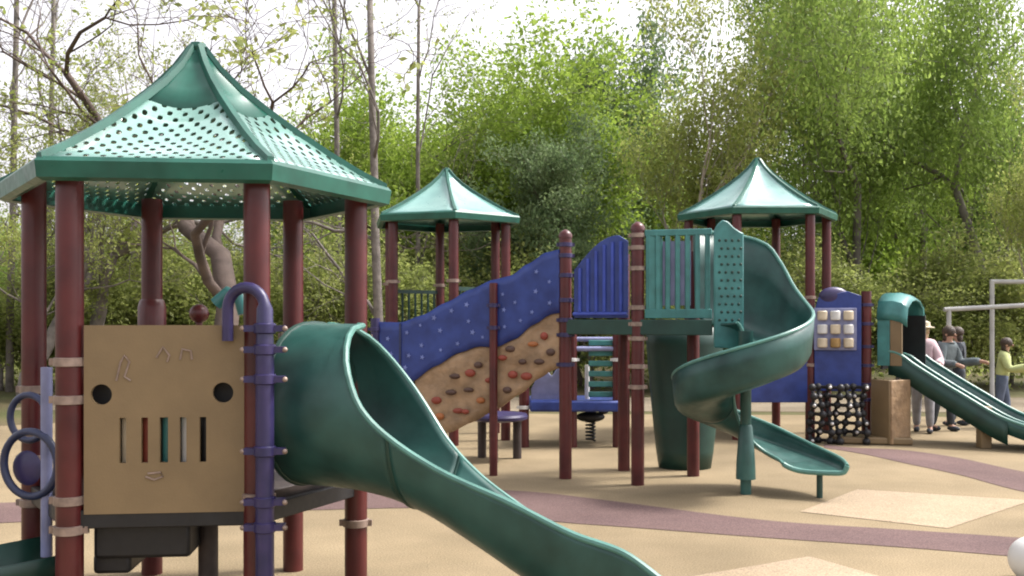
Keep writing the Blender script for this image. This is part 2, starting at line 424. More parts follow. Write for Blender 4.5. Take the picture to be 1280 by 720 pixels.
    def sec(s, n=28):
        f = interp(s, zf); w = interp(s, wl); Rr = .41
        tn = math.acos(max(-1, min(1, 1 - (interp(s, zn) - f) / Rr))); tf = math.acos(max(-1, min(1, 1 - (interp(s, zz) - f) / Rr)))
        row = []
        for i in range(n + 1):
            th = lerp(-tn, tf, i / n)
            sx = math.copysign(abs(math.sin(th)) ** .8, math.sin(th)) * w
            row.append(M + d * (s + .02) + nf * sx + Vector((0, 0, f + Rr * (1 - math.cos(th)))))
        return row
    sl = bpy.data.objects.new('slide', None); COL.objects.link(sl); sl.parent = t; sl.matrix_parent_inverse = world_of(t).inverted()
    sh = MB(); sh.grid([sec(i * .68 / 26) for i in range(27)]); sh.build('hood', 'slide_green', sl, solid=.018)
    sh = MB(); sh.grid([sec(.685 + i * 1.56 / 40) for i in range(41)]); sh.build('chute', 'chute_green', sl, solid=.018)
    rim = MB(); ss = [.09 + i * .03 for i in range(73)]
    rim.tube([sec(s)[-1] + nf * .006 for s in ss], .015, 8); rim.tube([sec(s)[0] - nf * .006 for s in [.28 + i * .03 for i in range(66)]], .016, 8)
    rim.build('rim', 'rim_highlight_green', sl)
    fl = MB(); row = sec(0.0, 40); fl.tube([p for p in row[:-1]], .02, 8, closed=True); row = sec(.69, 40); fl.tube([p - Vector((0, 0, .004)) for p in row], .013, 8); fl.build('flange', 'dark_green', sl)
    q = MB(); p = M + d * 2.0; q.tube([(p.x, p.y, 0), (p.x, p.y, .14)], .03, 12); q.build('slide_leg', 'black', sl)
near_tower()

# ================================================================== MIDDLE AND RIGHT ROOFED TOWERS
def far_tower(u, Y, ze, zt, rad, pr, yaw, deckz, label):
    cx = X_(u, Y); t = thing('play_tower', label, 'play tower', (cx, Y, 0))
    P = hexpts(cx, Y, pr, yaw)
    for p in P: post(t, p.x, p.y, 0, ze + .02, clamps=(deckz, deckz + .9))
    hex_roof(t, cx, Y, ze, zt, rad, yaw, 'roof_solid', 'roof_trim')
    hex_deck(t, cx, Y, deckz, pr - .03, yaw, 'deck_brown', .07)
    return t, P
tm, PM = far_tower(558, 13.4, 2.97, 3.62, 1.04, .86, R(40), 1.2, 'middle play tower with plain pale green roof rising behind the blue and tan climbing wall')
for k in (2, 4, 1):
    q = MB(); A, B = PM[k], PM[(k + 1) % 6]
    for j in range(7):
        p = A.lerp(B, .12 + j * .127); q.tube([(p.x, p.y, 1.2), (p.x, p.y, 1.98)], .016, 8)
    q.bar(A + Vector((0, 0, 2.0)), B + Vector((0, 0, 2.0)), .04, .05); q.bar(A + Vector((0, 0, 1.26)), B + Vector((0, 0, 1.26)), .04, .05)
    q.build('barrier', 'dark_green', tm)

def right_tower():
    t, P = far_tower(947, 14.0, 3.10, 3.86, 1.12, .98, 0, 1.0, 'right play tower with pale green roof, blue game wall and twin slides beside the people')
    # P: R BR BL L FL FR ; extra corner post in front on the right
    ex = Vector((X_(1083, 13.0), 13.0, 0))
    post(t, ex.x, ex.y, 0, 1.98, clamps=(.55, .75, 1.0, 1.25, 1.55, 1.8), clampm='purple')
    A = P[5].copy(); B = ex
    d = (B - A).normalized(); n = Vector((d.y, -d.x, 0)); L = (B - A).length; rz = math.atan2(d.y, d.x)
    def W(x, z, o=0): return A + d * x + n * o + Vector((0, 0, z))
    q = MB(); q.prism([W(x, z, .03) for x, z in ((.05, .66), (L - .07, .66), (L - .07, 1.92), (L * .66, 1.98), (.1, 1.90), (.05, 1.72))], n * .03)
    bp = q.build('game_wall', 'blue', t, bevel=.006)
    q = MB(); q.box(W(.31, 1.48, .09), (.54, .04, .56), rz); q.build('game_frame', 'lavender', bp, bevel=.01)
    for r_ in range(3):
        for c_ in range(3):
            q = MB(); c = W(.145 + c_ * .165, 1.30 + r_ * .18, .125); q.lathe(c, [(.055, -.062), (.066, -.05), (.066, .05), (.055, .062)], 12)
            q.build('game_roller', ['cream', 'white_paint', 'cream'][r_] if c_ != 1 else ['gold', 'cream', 'white_paint'][r_], bp)
    q = MB(); q.ball(W(.30, 1.92, .0), .20, 10, (1, .35, .6)); q.build('bubble_dome', 'purple', t)
    # blue side wall towards the left
    q = MB(); q.bar(P[4] + Vector((0, -.02, .95)), P[5] + Vector((0, -.02, .95)), .04, .9); q.build('side_wall', 'blue', t, bevel=.01)
    # roof-shaped hood of the twin slide
    H = ex + Vector((.16, -.02, 0)); ds = Vector((.788, -.616, 0)); ns = Vector((-ds.y, ds.x, 0)); W2 = .38
    sl = bpy.data.objects.new('twin_slide', None); COL.objects.link(sl); sl.parent = t; sl.matrix_parent_inverse = world_of(t).inverted()
    def hp(s, x, z): return H + ds * s + ns * (x + W2) + Vector((0, 0, z))
    q = MB(); rows = []
    for s, dz in ((-.02, 0), (.17, .0), (.28, -.03), (.36, -.09)):
        rows.append([hp(s, x, z + dz) for x, z in ((-W2 * 1.04, 1.60), (-W2 * 1.04, 1.70), (-W2 * .9, 1.84), (-W2 * .45, 1.93), (0, 1.95), (W2 * .45, 1.93), (W2 * .9, 1.84), (W2 * 1.04, 1.70), (W2 * 1.04, 1.60))])
    q.grid(rows); q.build('hood', 'teal', sl, solid=.03)
    az = math.atan2(ds.y, ds.x)
    q = MB(); q.box(hp(.06, -W2, 1.31), (.16, .03, .62), az); q.build('hood_cheek', 'teal', sl, bevel=.005)
    q = MB(); q.box(hp(.22, -W2 + .003, 1.31), (.15, .034, .62), az); q.build('hood_cheek', 'tan', sl, bevel=.005)
    q = MB(); q.box(hp(.18, W2, 1.33), (.40, .03, .66), az); q.build('hood_cheek', 'black', sl, bevel=.005)  # black paint stands for the dark inside of the hood
    q = MB(); q.box(hp(.02, 0, 1.3), (.03, .68, .7), math.atan2(ds.y, ds.x)); q.build('hood_back', 'black', sl)  # black as well, shaded hood interior put into the colour
    rows = []; ch = MB(); TZ = [(0, 1.02), (.2, 1.0), (.45, .84), (1.0, .50), (1.6, .18), (1.9, .11), (2.3, .10)]
    for i in range(29):
        s = .12 + i / 28 * 2.1; z = interp(s, TZ)
        prof = []
        for k in range(25):
            x = k / 24 * 2 - 1
            wv = max(.17 * max(0, (abs(x) - .86) / .14) ** 1.2, .13 * max(0, 1 - abs(x) / .09)) + .0
            prof.append(hp(s, lerp(-W2, W2 + .16, (x + 1) / 2), z + wv))
        rows.append(prof)
    ch.grid(rows); ch.build('chute', 'chute_green', sl, solid=.03)
    rm = MB()
    for k in (0, 12, 24): rm.tube([r_[k] + Vector((0, 0, .01)) for r_ in rows], .02, 8)
    rm.build('rim', 'rim_highlight_green', sl)
    sk = MB()
    sk.grid([[r_[0], r_[0] - Vector((0, 0, .30))] for r_ in rows[:20]]); sk.build('side_skirt', 'dark_green', sl, solid=.02)
    q = MB(); c = hp(1.25, -W2 + .12, 0); q.box((c.x, c.y, .26), (.14, .14, .52)); q.build('slide_leg', 'tan', sl, bevel=.01)
    # tan hut panels under the slide platform
    A2 = Vector((X_(1090, 12.85), 12.85, 0)); C2 = Vector((X_(1113, 12.55), 12.55, 0)); E2 = Vector((X_(1137, 12.75), 12.75, 0))
    for a_, b_, mm in ((A2, C2, 'tan'), (C2, E2, 'tan_wall')):
        q = MB(); q.bar(a_ + Vector((0, 0, .42)), b_ + Vector((0, 0, .42)), .04, .82); q.build('hut_panel', mm, t, bevel=.01)
    q = MB(); q.bar(A2 + Vector((-.5, .1, .05)), E2 + Vector((0, 0, .05)), .5, .09); q.build('hut_base', 'tan', t, bevel=.02)
    # black net climber under the game wall
    q = MB(); a0 = Vector((X_(1014, 12.75), 12.75, 0)); b0 = Vector((X_(1080, 12.7), 12.7, 0))
    nx, nz = 6, 6
    def np_(i, j): return a0.lerp(b0, i / nx) + Vector((0, .10 * math.sin(i * 1.7 + j), .04 + j * .115))
    for i in range(nx + 1): q.tube([np_(i, j) for j in range(nz + 1)], .022, 6)
    for j in range(nz + 1): q.tube([np_(i, j) for i in range(nx + 1)], .022, 6)
    nt_ = q.build('net_climber', 'black', t)
    for i in range(nx + 1):
        for j in range(nz + 1):
            q = MB(); q.ball(np_(i, j) + Vector((0, -.02, 0)), .050, 6); q.build('net_joint', 'black', nt_)
            if (i * 3 + j * 5) % 4 == 0:
                q = MB(); q.ball(np_(i, j) + Vector((0, -.06, 0)), .024, 6); q.build('net_bolt', 'bolt', nt_)
right_tower()

# ================================================================== CENTRAL SPIRAL SLIDE PLATFORM
def central():
    t = thing('slide_platform', 'open green slide platform on maroon posts with spiral slide and blue and tan climbing wall', 'play platform', (1.3, 9.9, 0))
    pL, pF, pRF, pBR, pB = Vector((.54, 9.94, 0)), Vector((1.22, 9.55, 0)), Vector((1.90, 9.36, 0)), Vector((1.86, 10.1, 0)), Vector((1.19, 10.47, 0))
    post(t, pL.x, pL.y, 0, 2.46, clamps=(1.15, 1.45, 1.60, 1.80, 2.05, 2.25, 2.36), cap=True, clampm='purple')
    post(t, pF.x, pF.y, 0, 2.50, clamps=(.95, 1.15, 1.42, 1.56, 1.72, 2.10, 2.30, 2.42), cap=True)
    post(t, pBR.x, pBR.y, 0, 2.3); post(t, pB.x, pB.y, 0, 2.3)
    q = MB(); q.prism([p + Vector((0, 0, 1.52)) for p in (pL, pF, pRF, pBR + Vector((.05, .05, 0)), pB)], (0, 0, .08)); q.build('deck', 'dark_green', t, bevel=.008)
    q = MB()
    for a, b in ((pL, pF), (pF, pRF)): q.bar(a + Vector((0, -.03, 1.53)), b + Vector((0, -.03, 1.53)), .05, .15)
    q.build('deck_beam', 'dark_green', t, bevel=.008)
    # blue arched barrier pL - pF
    d = (pF - pL).normalized(); n = Vector((d.y, -d.x, 0)); L = (pF - pL).length
    def W(x, z, o=0): return pL + d * x + n * o + Vector((0, 0, z))
    out = [(.10, 1.62), (.10, 2.10)] + [(.10 + (L - .2) * k / 12, 2.10 + .33 * math.sin(math.pi * .5 * min(1, (k / 12) * 1.25)) - .03 * max(0, k - 10)) for k in range(1, 13)] + [(L - .10, 1.62)]
    q = MB(); q.prism([W(x, z, -.012) for x, z in out], n * .024); bb = q.build('arched_barrier', 'blue', t, bevel=.004)
    for k in range(6):
        q = MB(); x = .17 + k * (L - .34) / 5; zt = 2.04 + .33 * math.sin(math.pi * .5 * min(1, ((x - .1) / (L - .2)) * 1.25)); q.tube([W(x, 1.68, .02), W(x, zt, .02)], .017, 8); q.build('rib', 'blue_bright', bb)
    q = MB(); q.tube([W(.1, 1.66, .02), W(L - .1, 1.66, .02)], .02, 8); q.build('bottom_rail', 'blue_bright', bb)
    # green slatted barrier pF - pRF
    d2 = (pRF - pF).normalized(); n2 = Vector((d2.y, -d2.x, 0)); L2 = (pRF - pF).length
    def V(x, z, o=0): return pF + d2 * x + n2 * o + Vector((0, 0, z))
    q = MB()
    q.bar(V(.07, 2.44), V(L2, 2.44), .05, .06); q.bar(V(.07, 1.66), V(L2, 1.66), .05, .09)
    for k in range(7):
        x = .10 + k * (L2 - .14) / 6; q.bar(V(x, 1.66), V(x, 2.44), .045, .045)
    q.bar(V(.17, 1.70), V(.17, 2.42), .02, .14); q.build('slatted_barrier', 'teal', t, bevel=.006)
    q = MB(); q.bar(V(.18, 2.05, -.03), V(L2 - .2, 2.05, -.03), .012, .62); q.build('gap_backdrop', 'lavender', t)  # added lavender sheet, stands for pale background seen between the slats
    # tapered curved panel under the deck
    q = MB(); rows = []
    for i in range(9):
        z = i / 8 * 1.52; hw = lerp(.27, .42, (z / 1.52) ** .8); rows.append([Vector((lerp(1.88, 1.88, 0) + hw * math.sin(a), 10.62 - .16 * math.cos(a) * 1.6 + .1, z)) for a in [R(-88 + 176 * k / 14) for k in range(15)]])
    q.grid(rows); q.build('crawl_panel', 'dark_green', t, solid=.03)
    # wavy entry panel of the spiral
    e0 = Vector((1.905, 9.27, 0)); e1 = Vector((2.185, 9.27, 0)); q = MB()
    pf = [(0, 1.34), (0, 2.44), (.03, 2.50), (.08, 2.545), (.13, 2.53), (.19, 2.47), (.25, 2.43), (.28, 2.42), (.28, 1.32)]
    q.prism([Vector((e0.x + x, e0.y, z)) for x, z in pf], (0, .04, 0)); ep = q.build('entry_panel', 'teal', t, bevel=.012)
    for i in range(4):
        for j in range(11):
            q = MB(); q.ball((e0.x + .05 + i * .06 + (j % 2) * .02, e0.y - .003, 1.60 + j * .075), .014, 5, (1, .5, 1)); q.build('stud', 'dark_green', ep)
    # ---- spiral
    C = Vector((2.12, 9.05, 0)); sp = bpy.data.objects.new('spiral_slide', None); COL.objects.link(sp); sp.parent = t; sp.matrix_parent_inverse = world_of(t).inverted()
    fz = [(-392, .235), (-360, .26), (-300, .40), (-270, .50), (-180, .77), (-90, 1.01), (0, 1.26), (60, 1.42), (100, 1.53), (125, 1.56)]
    ho = [(-392, .07), (-370, .09), (-340, .12), (-300, .20), (-270, .24), (-200, .32), (-90, .40), (-20, .43), (5, .46), (25, .56), (42, .78), (55, .92), (70, .95), (125, .90)]
    hi = [(-392, .05), (-360, .08), (-270, .14), (-180, .20), (0, .10), (60, .03), (125, .02)]
    rc = [(-392, .66), (-370, .60), (-340, .50), (-300, .42), (-270, .375), (-180, .355), (125, .345)]
    def sec(ph):
        a = R(ph); d_ = Vector((math.cos(a), math.sin(a), 0)); f = interp(ph, fz); ro, ri = interp(ph, ho), interp(ph, hi); r0 = interp(ph, rc); w = .275; row = []
        for k in range(21):
            x = k / 20 * 2 - 1
            if x < 0: row.append(C + d_ * (r0 + x * w) + Vector((0, 0, f + ri * abs(x) ** 3)))
            else:
                xx = min(1, x * 1.25); zz = ro * (xx ** 4 * .25 if x < .8 else .25 + .75 * (x - .8) / .2)
                row.append(C + d_ * (r0 + w * (1 - (1 - x) ** 1.5 if x > .6 else x * 1.0 + .03 * x)) + Vector((0, 0, f + zz)))
        return row
    ang = [125 - i * 5 for i in range(0, 103)]
    rows = [sec(p) for p in ang]
    k1 = 26; k2 = 70
    q = MB(); q.grid(rows[:k1 + 1]); q.build('chute', 'chute_green', sp, solid=.022)
    q = MB(); q.grid(rows[k1:k2 + 1]); q.build('chute', 'slide_green', sp, solid=.022)
    q = MB(); q.grid(rows[k2:]); q.build('exit_chute', 'chute_green', sp, solid=.022)
    q = MB(); q.tube([r_[-1] for r_ in rows], .018, 8); q.tube([r_[0] for r_ in rows], .016, 8); q.tube(rows[-1], .024, 8); q.build('rim', 'rim_highlight_green', sp)
    q = MB(); q.lathe((2.15, 9.05, 0), [(.05, 0), (.05, 1.0), (.066, 1.02), (.066, 1.5)], 20); q.lathe((2.15, 9.05, 0), [(.09, .14), (.085, .30), (.06, .62), (.05, .64)], 20); q.build('centre_pole', 'slide_green', sp)
    q = MB(); q.tube([(2.77, 8.86, 0), (2.77, 8.86, .25)], .028, 12); q.build('slide_leg', 'dark_green', sp)
    # ---- climbing wall from pL to the left
    A = Vector((-1.55, 10.70, 0)); B = pL.copy(); dw = (B - A).normalized(); nw = Vector((dw.y, -dw.x, 0))
    def on(u, v):
        k = (u - UC) / F      # ray X = k*Y on the wall line
        # A + dw*s : x = A.x+dw.x*s, y = A.y+dw.y*s ; x = k*y
        s = (k * A.y - A.x) / (dw.x - k * dw.y); p = A + dw * s; p.z = HC - (v - VH) * p.y / F; return p
    def smooth_line(pts, n=5):
        o = []
        for (a, b) in zip(pts, pts[1:]):
            for k in range(n):
                tt = k / n; s_ = tt * tt * (3 - 2 * tt) * .6 + tt * .4; o.append((lerp(a[0], b[0], tt), lerp(a[1], b[1], s_)))
        return o + [pts[-1]]
    top = smooth_line([(466, 402), (503, 403), (530, 394), (560, 378), (590, 362), (618, 350), (640, 345), (662, 330), (684, 316), (701, 312)])
    mid = smooth_line([(466, 505), (515, 478), (545, 458), (575, 441), (600, 433), (622, 434), (645, 424), (668, 406), (690, 393), (701, 391)])
    bot = smooth_line([(520, 545), (560, 541), (590, 528), (620, 512), (650, 492), (675, 472), (690, 463), (701, 460)])
    def sheet(a, b, o, th, name, m, rows=8, bulge=0):
        # strip between two pixel polylines resampled by u
        us = np.linspace(max(a[0][0], b[0][0]), 701, 60)
        fa = np.interp(us, [p[0] for p in a], [p[1] for p in a]); fb = np.interp(us, [p[0] for p in b], [p[1] for p in b])
        g = MB(); rr = []
        for r_ in range(rows + 1):
            rr.append([on(u, lerp(x, y, r_ / rows)) + nw * (o + bulge * math.sin(u * .09) * math.sin(r_ * .9)) for u, x, y in zip(us, fa, fb)])
        g.grid(rr)
        ob = g.build(name, m, t, solid=th); return ob
    bw = sheet(top, mid, .03, .035, 'climbing_wall_top', 'blue')
    tw = sheet([(p[0], p[1] - 3) for p in mid], bot, .0, .05, 'climbing_wall', 'tan_wall', bulge=.02)
    rng = random.Random(3); q = MB()
    fT = lambda u: np.interp(u, [p[0] for p in top], [p[1] for p in top]); fM = lambda u: np.interp(u, [p[0] for p in mid], [p[1] for p in mid]); fB = lambda u: np.interp(u, [p[0] for p in bot], [p[1] for p in bot])
    for i in range(11):
        for j in range(3):
            u = 490 + i * 20 + rng.uniform(-5, 5); v = lerp(fT(u), fM(u), (.22, .5, .78)[j] + rng.uniform(-.07, .07))
            if rng.random() < .25: continue
            c = on(u, v) + nw * .05; star = []; sz = rng.uniform(.6, 1.0)
            for k in range(10):
                rr = (.034 if k % 2 == 0 else .015) * sz; a = k * math.pi / 5 + rng.uniform(0, .1); star.append(c + dw * rr * math.cos(a) + Vector((0, 0, rr * math.sin(a))))
            q = MB(); q.prism(star, nw * .006); q.build('star', 'pale_dots', bw, smooth=0)
    q = MB(); q.bar(on(503, 404) + nw * .055, on(503, 482) + nw * .055, .012, .02); q.build('seam', 'navy', bw)
    for i, (u, v) in enumerate([(548, 500), (571, 470), (566, 490), (552, 520), (584, 514), (575, 513), (600, 456), (588, 487), (603, 500), (630, 447), (643, 468), (636, 487), (655, 452), (668, 430), (660, 470), (682, 420), (690, 440), (676, 452), (537, 515), (615, 475), (590, 466), (640, 436)]):
        if v > fB(u) - 4: continue
        q = MB(); q.ball(on(u, v) + nw * .05, .042, 7, (rng.uniform(.9, 1.5), .7, rng.uniform(.6, 1.0))); q.build('hand_hold', ['hold_red', 'hold_brown', 'hold_brown', 'hold_orange', 'hold_red'][i % 5], tw)
    pw = on(617, 590); post(t, pw.x, pw.y - .08, 0, 1.98, r=.042, clamps=(1.52, 1.75), clampm='purple')
    c = on(470, 404); post(t, c.x, c.y - .05, 0, 1.62, r=.05, m='purple', clamps=(1.5,), clampm='purple')
central()

# ================================================================== LOW PLAY EQUIPMENT BEHIND
t = thing('play_table', 'low round blue play table on three dark legs under the climbing wall', 'play table', at(622, 574, 11.3).xyz * Vector((1, 1, 0)) if False else (X_(622, 11.3), 11.3, 0))
cx = X_(622, 11.3); q = MB(); q.lathe((cx, 11.3, .50), [(.30, -.05), (.345, -.03), (.35, .0), (.335, .025), (.02, .028)], 32); q.build('tabletop', 'purple', t)
for a in (20, 140, 260):
    q = MB(); q.lathe((cx + .24 * math.cos(R(a)), 11.3 + .24 * math.sin(R(a)), 0), [(.05, 0), (.05, .45)], 14); q.build('leg', 'deck_brown', t)

def low_platform():
    Y = 12.4; x0, x1 = X_(662, Y), X_(778, Y)
    t = thing('low_platform', 'low blue play deck with teal slats and lavender panel beneath the arched barrier', 'play platform', ((x0 + x1) / 2, Y, 0))
    q = MB(); q.box(((x0 + x1) / 2, Y + .35, .52), (x1 - x0, .9, .14)); q.build('deck', 'blue', t, bevel=.03)
    for u in (655, 715, 772):
        post(t, X_(u, Y), Y, 0, 1.45, clamps=(.5, 1.1), clampm='white_paint')
    q = MB()
    for k in range(6): q.bar((X_(736, Y), Y + .05, .66 + k * .13), (X_(772, Y), Y + .05, .66 + k * .13), .03, .07)
    q.build('slat_panel', 'teal', t, bevel=.01)
    q = MB(); ol = [(664, 505), (664, 486), (672, 470), (682, 462), (690, 470), (698, 458), (703, 470), (703, 505)]
    q.prism([at(u, v, Y + .1) for u, v in ol], (0, .04, 0)); q.build('wave_panel', 'lavender', t, bevel=.01)
    for u in (717, 734):
        q = MB(); q.tube([at(u, 505, Y + .2), at(u, 456, Y + .2)], .03, 10); q.build('lit_pole', 'white_paint', t)  # white colour stands in for strong light on red poles
    q = MB(); q.tube([at(700, 436, Y), at(775, 436, Y)], .03, 10); q.tube([at(700, 424, Y + .4), at(775, 424, Y + .4)], .03, 10); q.build('top_rail', 'lavender', t)
low_platform()
def rider():
    Y = 12.9; c = Vector((X_(738, Y), Y, 0))
    t = thing('spring_rider', 'small black spring rider on bare ground behind the central posts', 'spring rider', c)
    q = MB(); q.tube([c + Vector((.06 * math.cos(a * .9), .06 * math.sin(a * .9), .02 + a * .0065)) for a in range(40)], .014, 6); q.build('spring', 'black', t)
    q = MB(); q.ball(c + Vector((0, 0, .33)), .1, 10, (1.9, .9, .7)); q.ball(c + Vector((.17, 0, .42)), .06, 8, (1.2, .8, 1)); q.build('seat', 'black', t)
    q = MB(); q.tube([c + Vector((.10, -.12, .43)), c + Vector((.10, .12, .43))], .015, 8); q.build('handle', 'black', t)
rider()

# white ball at the right edge
c = gr(1291, 726); q = MB(); q.ball((c.x, c.y, .132), .14, 16); b = q.build('ball', 'white_paint')
tag(b, 'white ball resting on the tan ground at the right edge of the mauve band', 'ball')

# white pipe frame
def frame():
    Y = 19.0; t = thing('pipe_frame', 'white metal pipe frame with two crossbars behind the group of people', 'goal frame', (X_(1235, Y), Y, 0))
    def pole(name, a, b, r=.045): 
        q = MB(); q.tube([a, b], r, 12); q.build(name, 'frame_white', t)
    pole('crossbar', at(1180, 387, Y), at(1330, 379, Y)); pole('upright', at(1186, 387, Y), Vector((X_(1186, Y), Y, 0)))
    pole('crossbar', at(1238, 352, Y + .6), at(1330, 352, Y + .6)); pole('upright', at(1240, 352, Y + .6), Vector((X_(1240, Y + .6), Y + .6, 0)))
    pole('upright', at(1328, 352, Y + .6), Vector((X_(1328, Y + .6), Y + .6, 0))); pole('upright', at(1328, 380, Y), Vector((X_(1328, Y), Y, 0)))
frame()

# ================================================================== PEOPLE
def skinned(name, verts, edges, radii, m, parent, sub=2):
    me = bpy.data.meshes.new(name); me.from_pydata([tuple(v) for v in verts], edges, []); me.materials.append(MAT[m])
    o = bpy.data.objects.new(name, me); COL.objects.link(o)
    md = o.modifiers.new('skin', 'SKIN'); md.use_smooth_shade = True
    sv = me.skin_vertices[0].data
    for i, r_ in enumerate(radii): sv[i].radius = r_ if isinstance(r_, tuple) else (r_, r_)
    sv[0].use_root = True
    sd = o.modifiers.new('sub', 'SUBSURF'); sd.levels = sub; sd.render_levels = sub
    if parent is not None: o.parent = parent
    return o
def person(x, y, h, face, label, top, trousers, hair, hat=None, step=.10, arms=((.10, .05), (.10, .05)), group=None, bent=0.0):
    k = h / 1.7
    root = thing('person', label, 'person', (x, y, 0), group); root.rotation_euler.z = face
    def V(a, b, c): return Vector((a * k, b * k, c * k))
    ln = bent
    hipz = .90
    sk = {'pel': V(0, 0, .93), 'waist': V(0, -ln * .3, 1.08), 'chest': V(0, -ln * .8, 1.27), 'neck0': V(0, -ln, 1.41), 'neck': V(0, -ln - .01, 1.47), 'head': V(0, -ln - .03, 1.56), 'crown': V(0, -ln - .02, 1.66)}
    rd = {'pel': (.155, .11), 'waist': (.13, .095), 'chest': (.155, .105), 'neck0': .07, 'neck': .05, 'head': (.072, .088), 'crown': (.058, .066)}
    ed = [('pel', 'waist'), ('waist', 'chest'), ('chest', 'neck0'), ('neck0', 'neck'), ('neck', 'head'), ('head', 'crown')]
    for s, sg, (fwd, out_) in (('l', 1, arms[0]), ('r', -1, arms[1])):
        sk['sh' + s] = V(.150 * sg, -ln, 1.37); sk['el' + s] = V((.21 + out_ * .5) * sg, -ln - fwd * .4 + .03, 1.10); sk['wr' + s] = V((.20 + out_) * sg, -ln - fwd * 2.0 - .03, .90 + fwd * 1.2); sk['ha' + s] = V((.19 + out_) * sg, -ln - fwd * 2.6 - .05, .81 + fwd * 1.5)
        rd['sh' + s] = .062; rd['el' + s] = .044; rd['wr' + s] = .030; rd['ha' + s] = (.036, .02)
        ed += [('chest', 'sh' + s), ('sh' + s, 'el' + s), ('el' + s, 'wr' + s), ('wr' + s, 'ha' + s)]
        sk['hi' + s] = V(.085 * sg, 0, .86); sk['kn' + s] = V(.095 * sg, -step * sg * .6 - .02, .48); sk['an' + s] = V(.10 * sg, -step * sg + .02, .08); sk['to' + s] = V(.115 * sg, -step * sg - .12, .035)
        rd['hi' + s] = .088; rd['kn' + s] = .058; rd['an' + s] = .040; rd['to' + s] = (.04, .03)
        ed += [('pel', 'hi' + s), ('hi' + s, 'kn' + s), ('kn' + s, 'an' + s), ('an' + s, 'to' + s)]
    def mk(name, keys, m, grow, par=root):
        keys = [q_ for q_ in keys]; idx = {q_: i for i, q_ in enumerate(keys)}
        es = [(idx[a], idx[b]) for a, b in ed if a in idx and b in idx]
        rr = [tuple((c_ + grow) * k for c_ in (rd[q_] if isinstance(rd[q_], tuple) else (rd[q_], rd[q_]))) for q_ in keys]
        return skinned(name, [sk[q_] for q_ in keys], es, rr, m, par)
    mk('body', list(sk), 'skin', 0)
    # face: nose, eyes and ears as one small child
    hd = sk['head']
    for nm, off, r_, sq, mm in (('nose', (0, -.098, -.005), .014, (1, 1.3, 1.5), 'skin'), ('ear', (.080, 0, 0), .02, (.5, 1, 1.5), 'skin'), ('ear', (-.080, 0, 0), .02, (.5, 1, 1.5), 'skin'), ('eye', (.03, -.083, .022), .010, (1, 1, 1), 'black'), ('eye', (-.03, -.083, .022), .010, (1, 1, 1), 'black'), ('mouth', (0, -.088, -.045), .012, (1.8, .5, .5), 'hold_red')):
        q = MB(); q.ball(hd + V(*off), r_ * k, 6, sq); o = q.build(nm, mm); o.parent = root
    shirt = ['chest', 'waist', 'pel', 'neck0'] + [a + s for s in 'lr' for a in ('sh', 'el', 'wr')]
    mk('top', shirt, top, .034)
    mk('trousers', ['waist', 'pel'] + [a + s for s in 'lr' for a in ('hi', 'kn', 'an')], trousers, .02)
    for s in 'lr':
        q = MB(); p = sk['an' + s]; q.ball(V(0, 0, 0) + Vector((p.x, p.y - .05 * k, .045 * k)), .05 * k, 8, (.95, 2.3, .9)); o = q.build('shoe', 'dark_cloth'); o.parent = root
    q = MB(); q.ball(hd + V(0, .012, .045), .106 * k, 10, (.92, 1.02, .95)); q.ball(hd + V(0, .05, -.05), .075 * k, 8, (1.05, .7, 1.3))
    o = q.build('hair', hair); o.parent = root
    if hat:
        q = MB(); q.lathe(hd + V(0, 0, .075), [(.165 * k, -.012), (.165 * k, 0), (.108 * k, .012), (.10 * k, .075 * k), (.06 * k, .095 * k), (.004, .10 * k)], 20); o = q.build('hat', hat); o.parent = root
    return root
person(X_(1154, 14.0), 14.0, 1.56, R(-25), 'person in pale pink top and pale hat standing behind the twin slides', 'pink_cloth', 'pale_trousers', 'blond', hat='cream', arms=((.14, .04), (.05, .03)))
person(X_(1178, 14.2), 14.2, 1.52, R(30), 'person in dark grey jacket leaning over the twin slides beside the pink top', 'grey_cloth', 'dark_cloth', 'brown_hair', arms=((.2, .03), (.16, .05)), bent=.10)
person(X_(1252, 14.6), 14.6, 1.34, R(60), 'person in pale yellow green top with one arm out beyond the twin slides', 'lime_cloth', 'jeans', 'brown_hair', arms=((.16, .05), (.26, .05)), bent=.06)
person(X_(1198, 14.9), 14.9, 1.5, R(-120), 'person in all dark clothes right of the dark grey jacket, back turned', 'dark_cloth', 'dark_cloth', 'brown_hair')

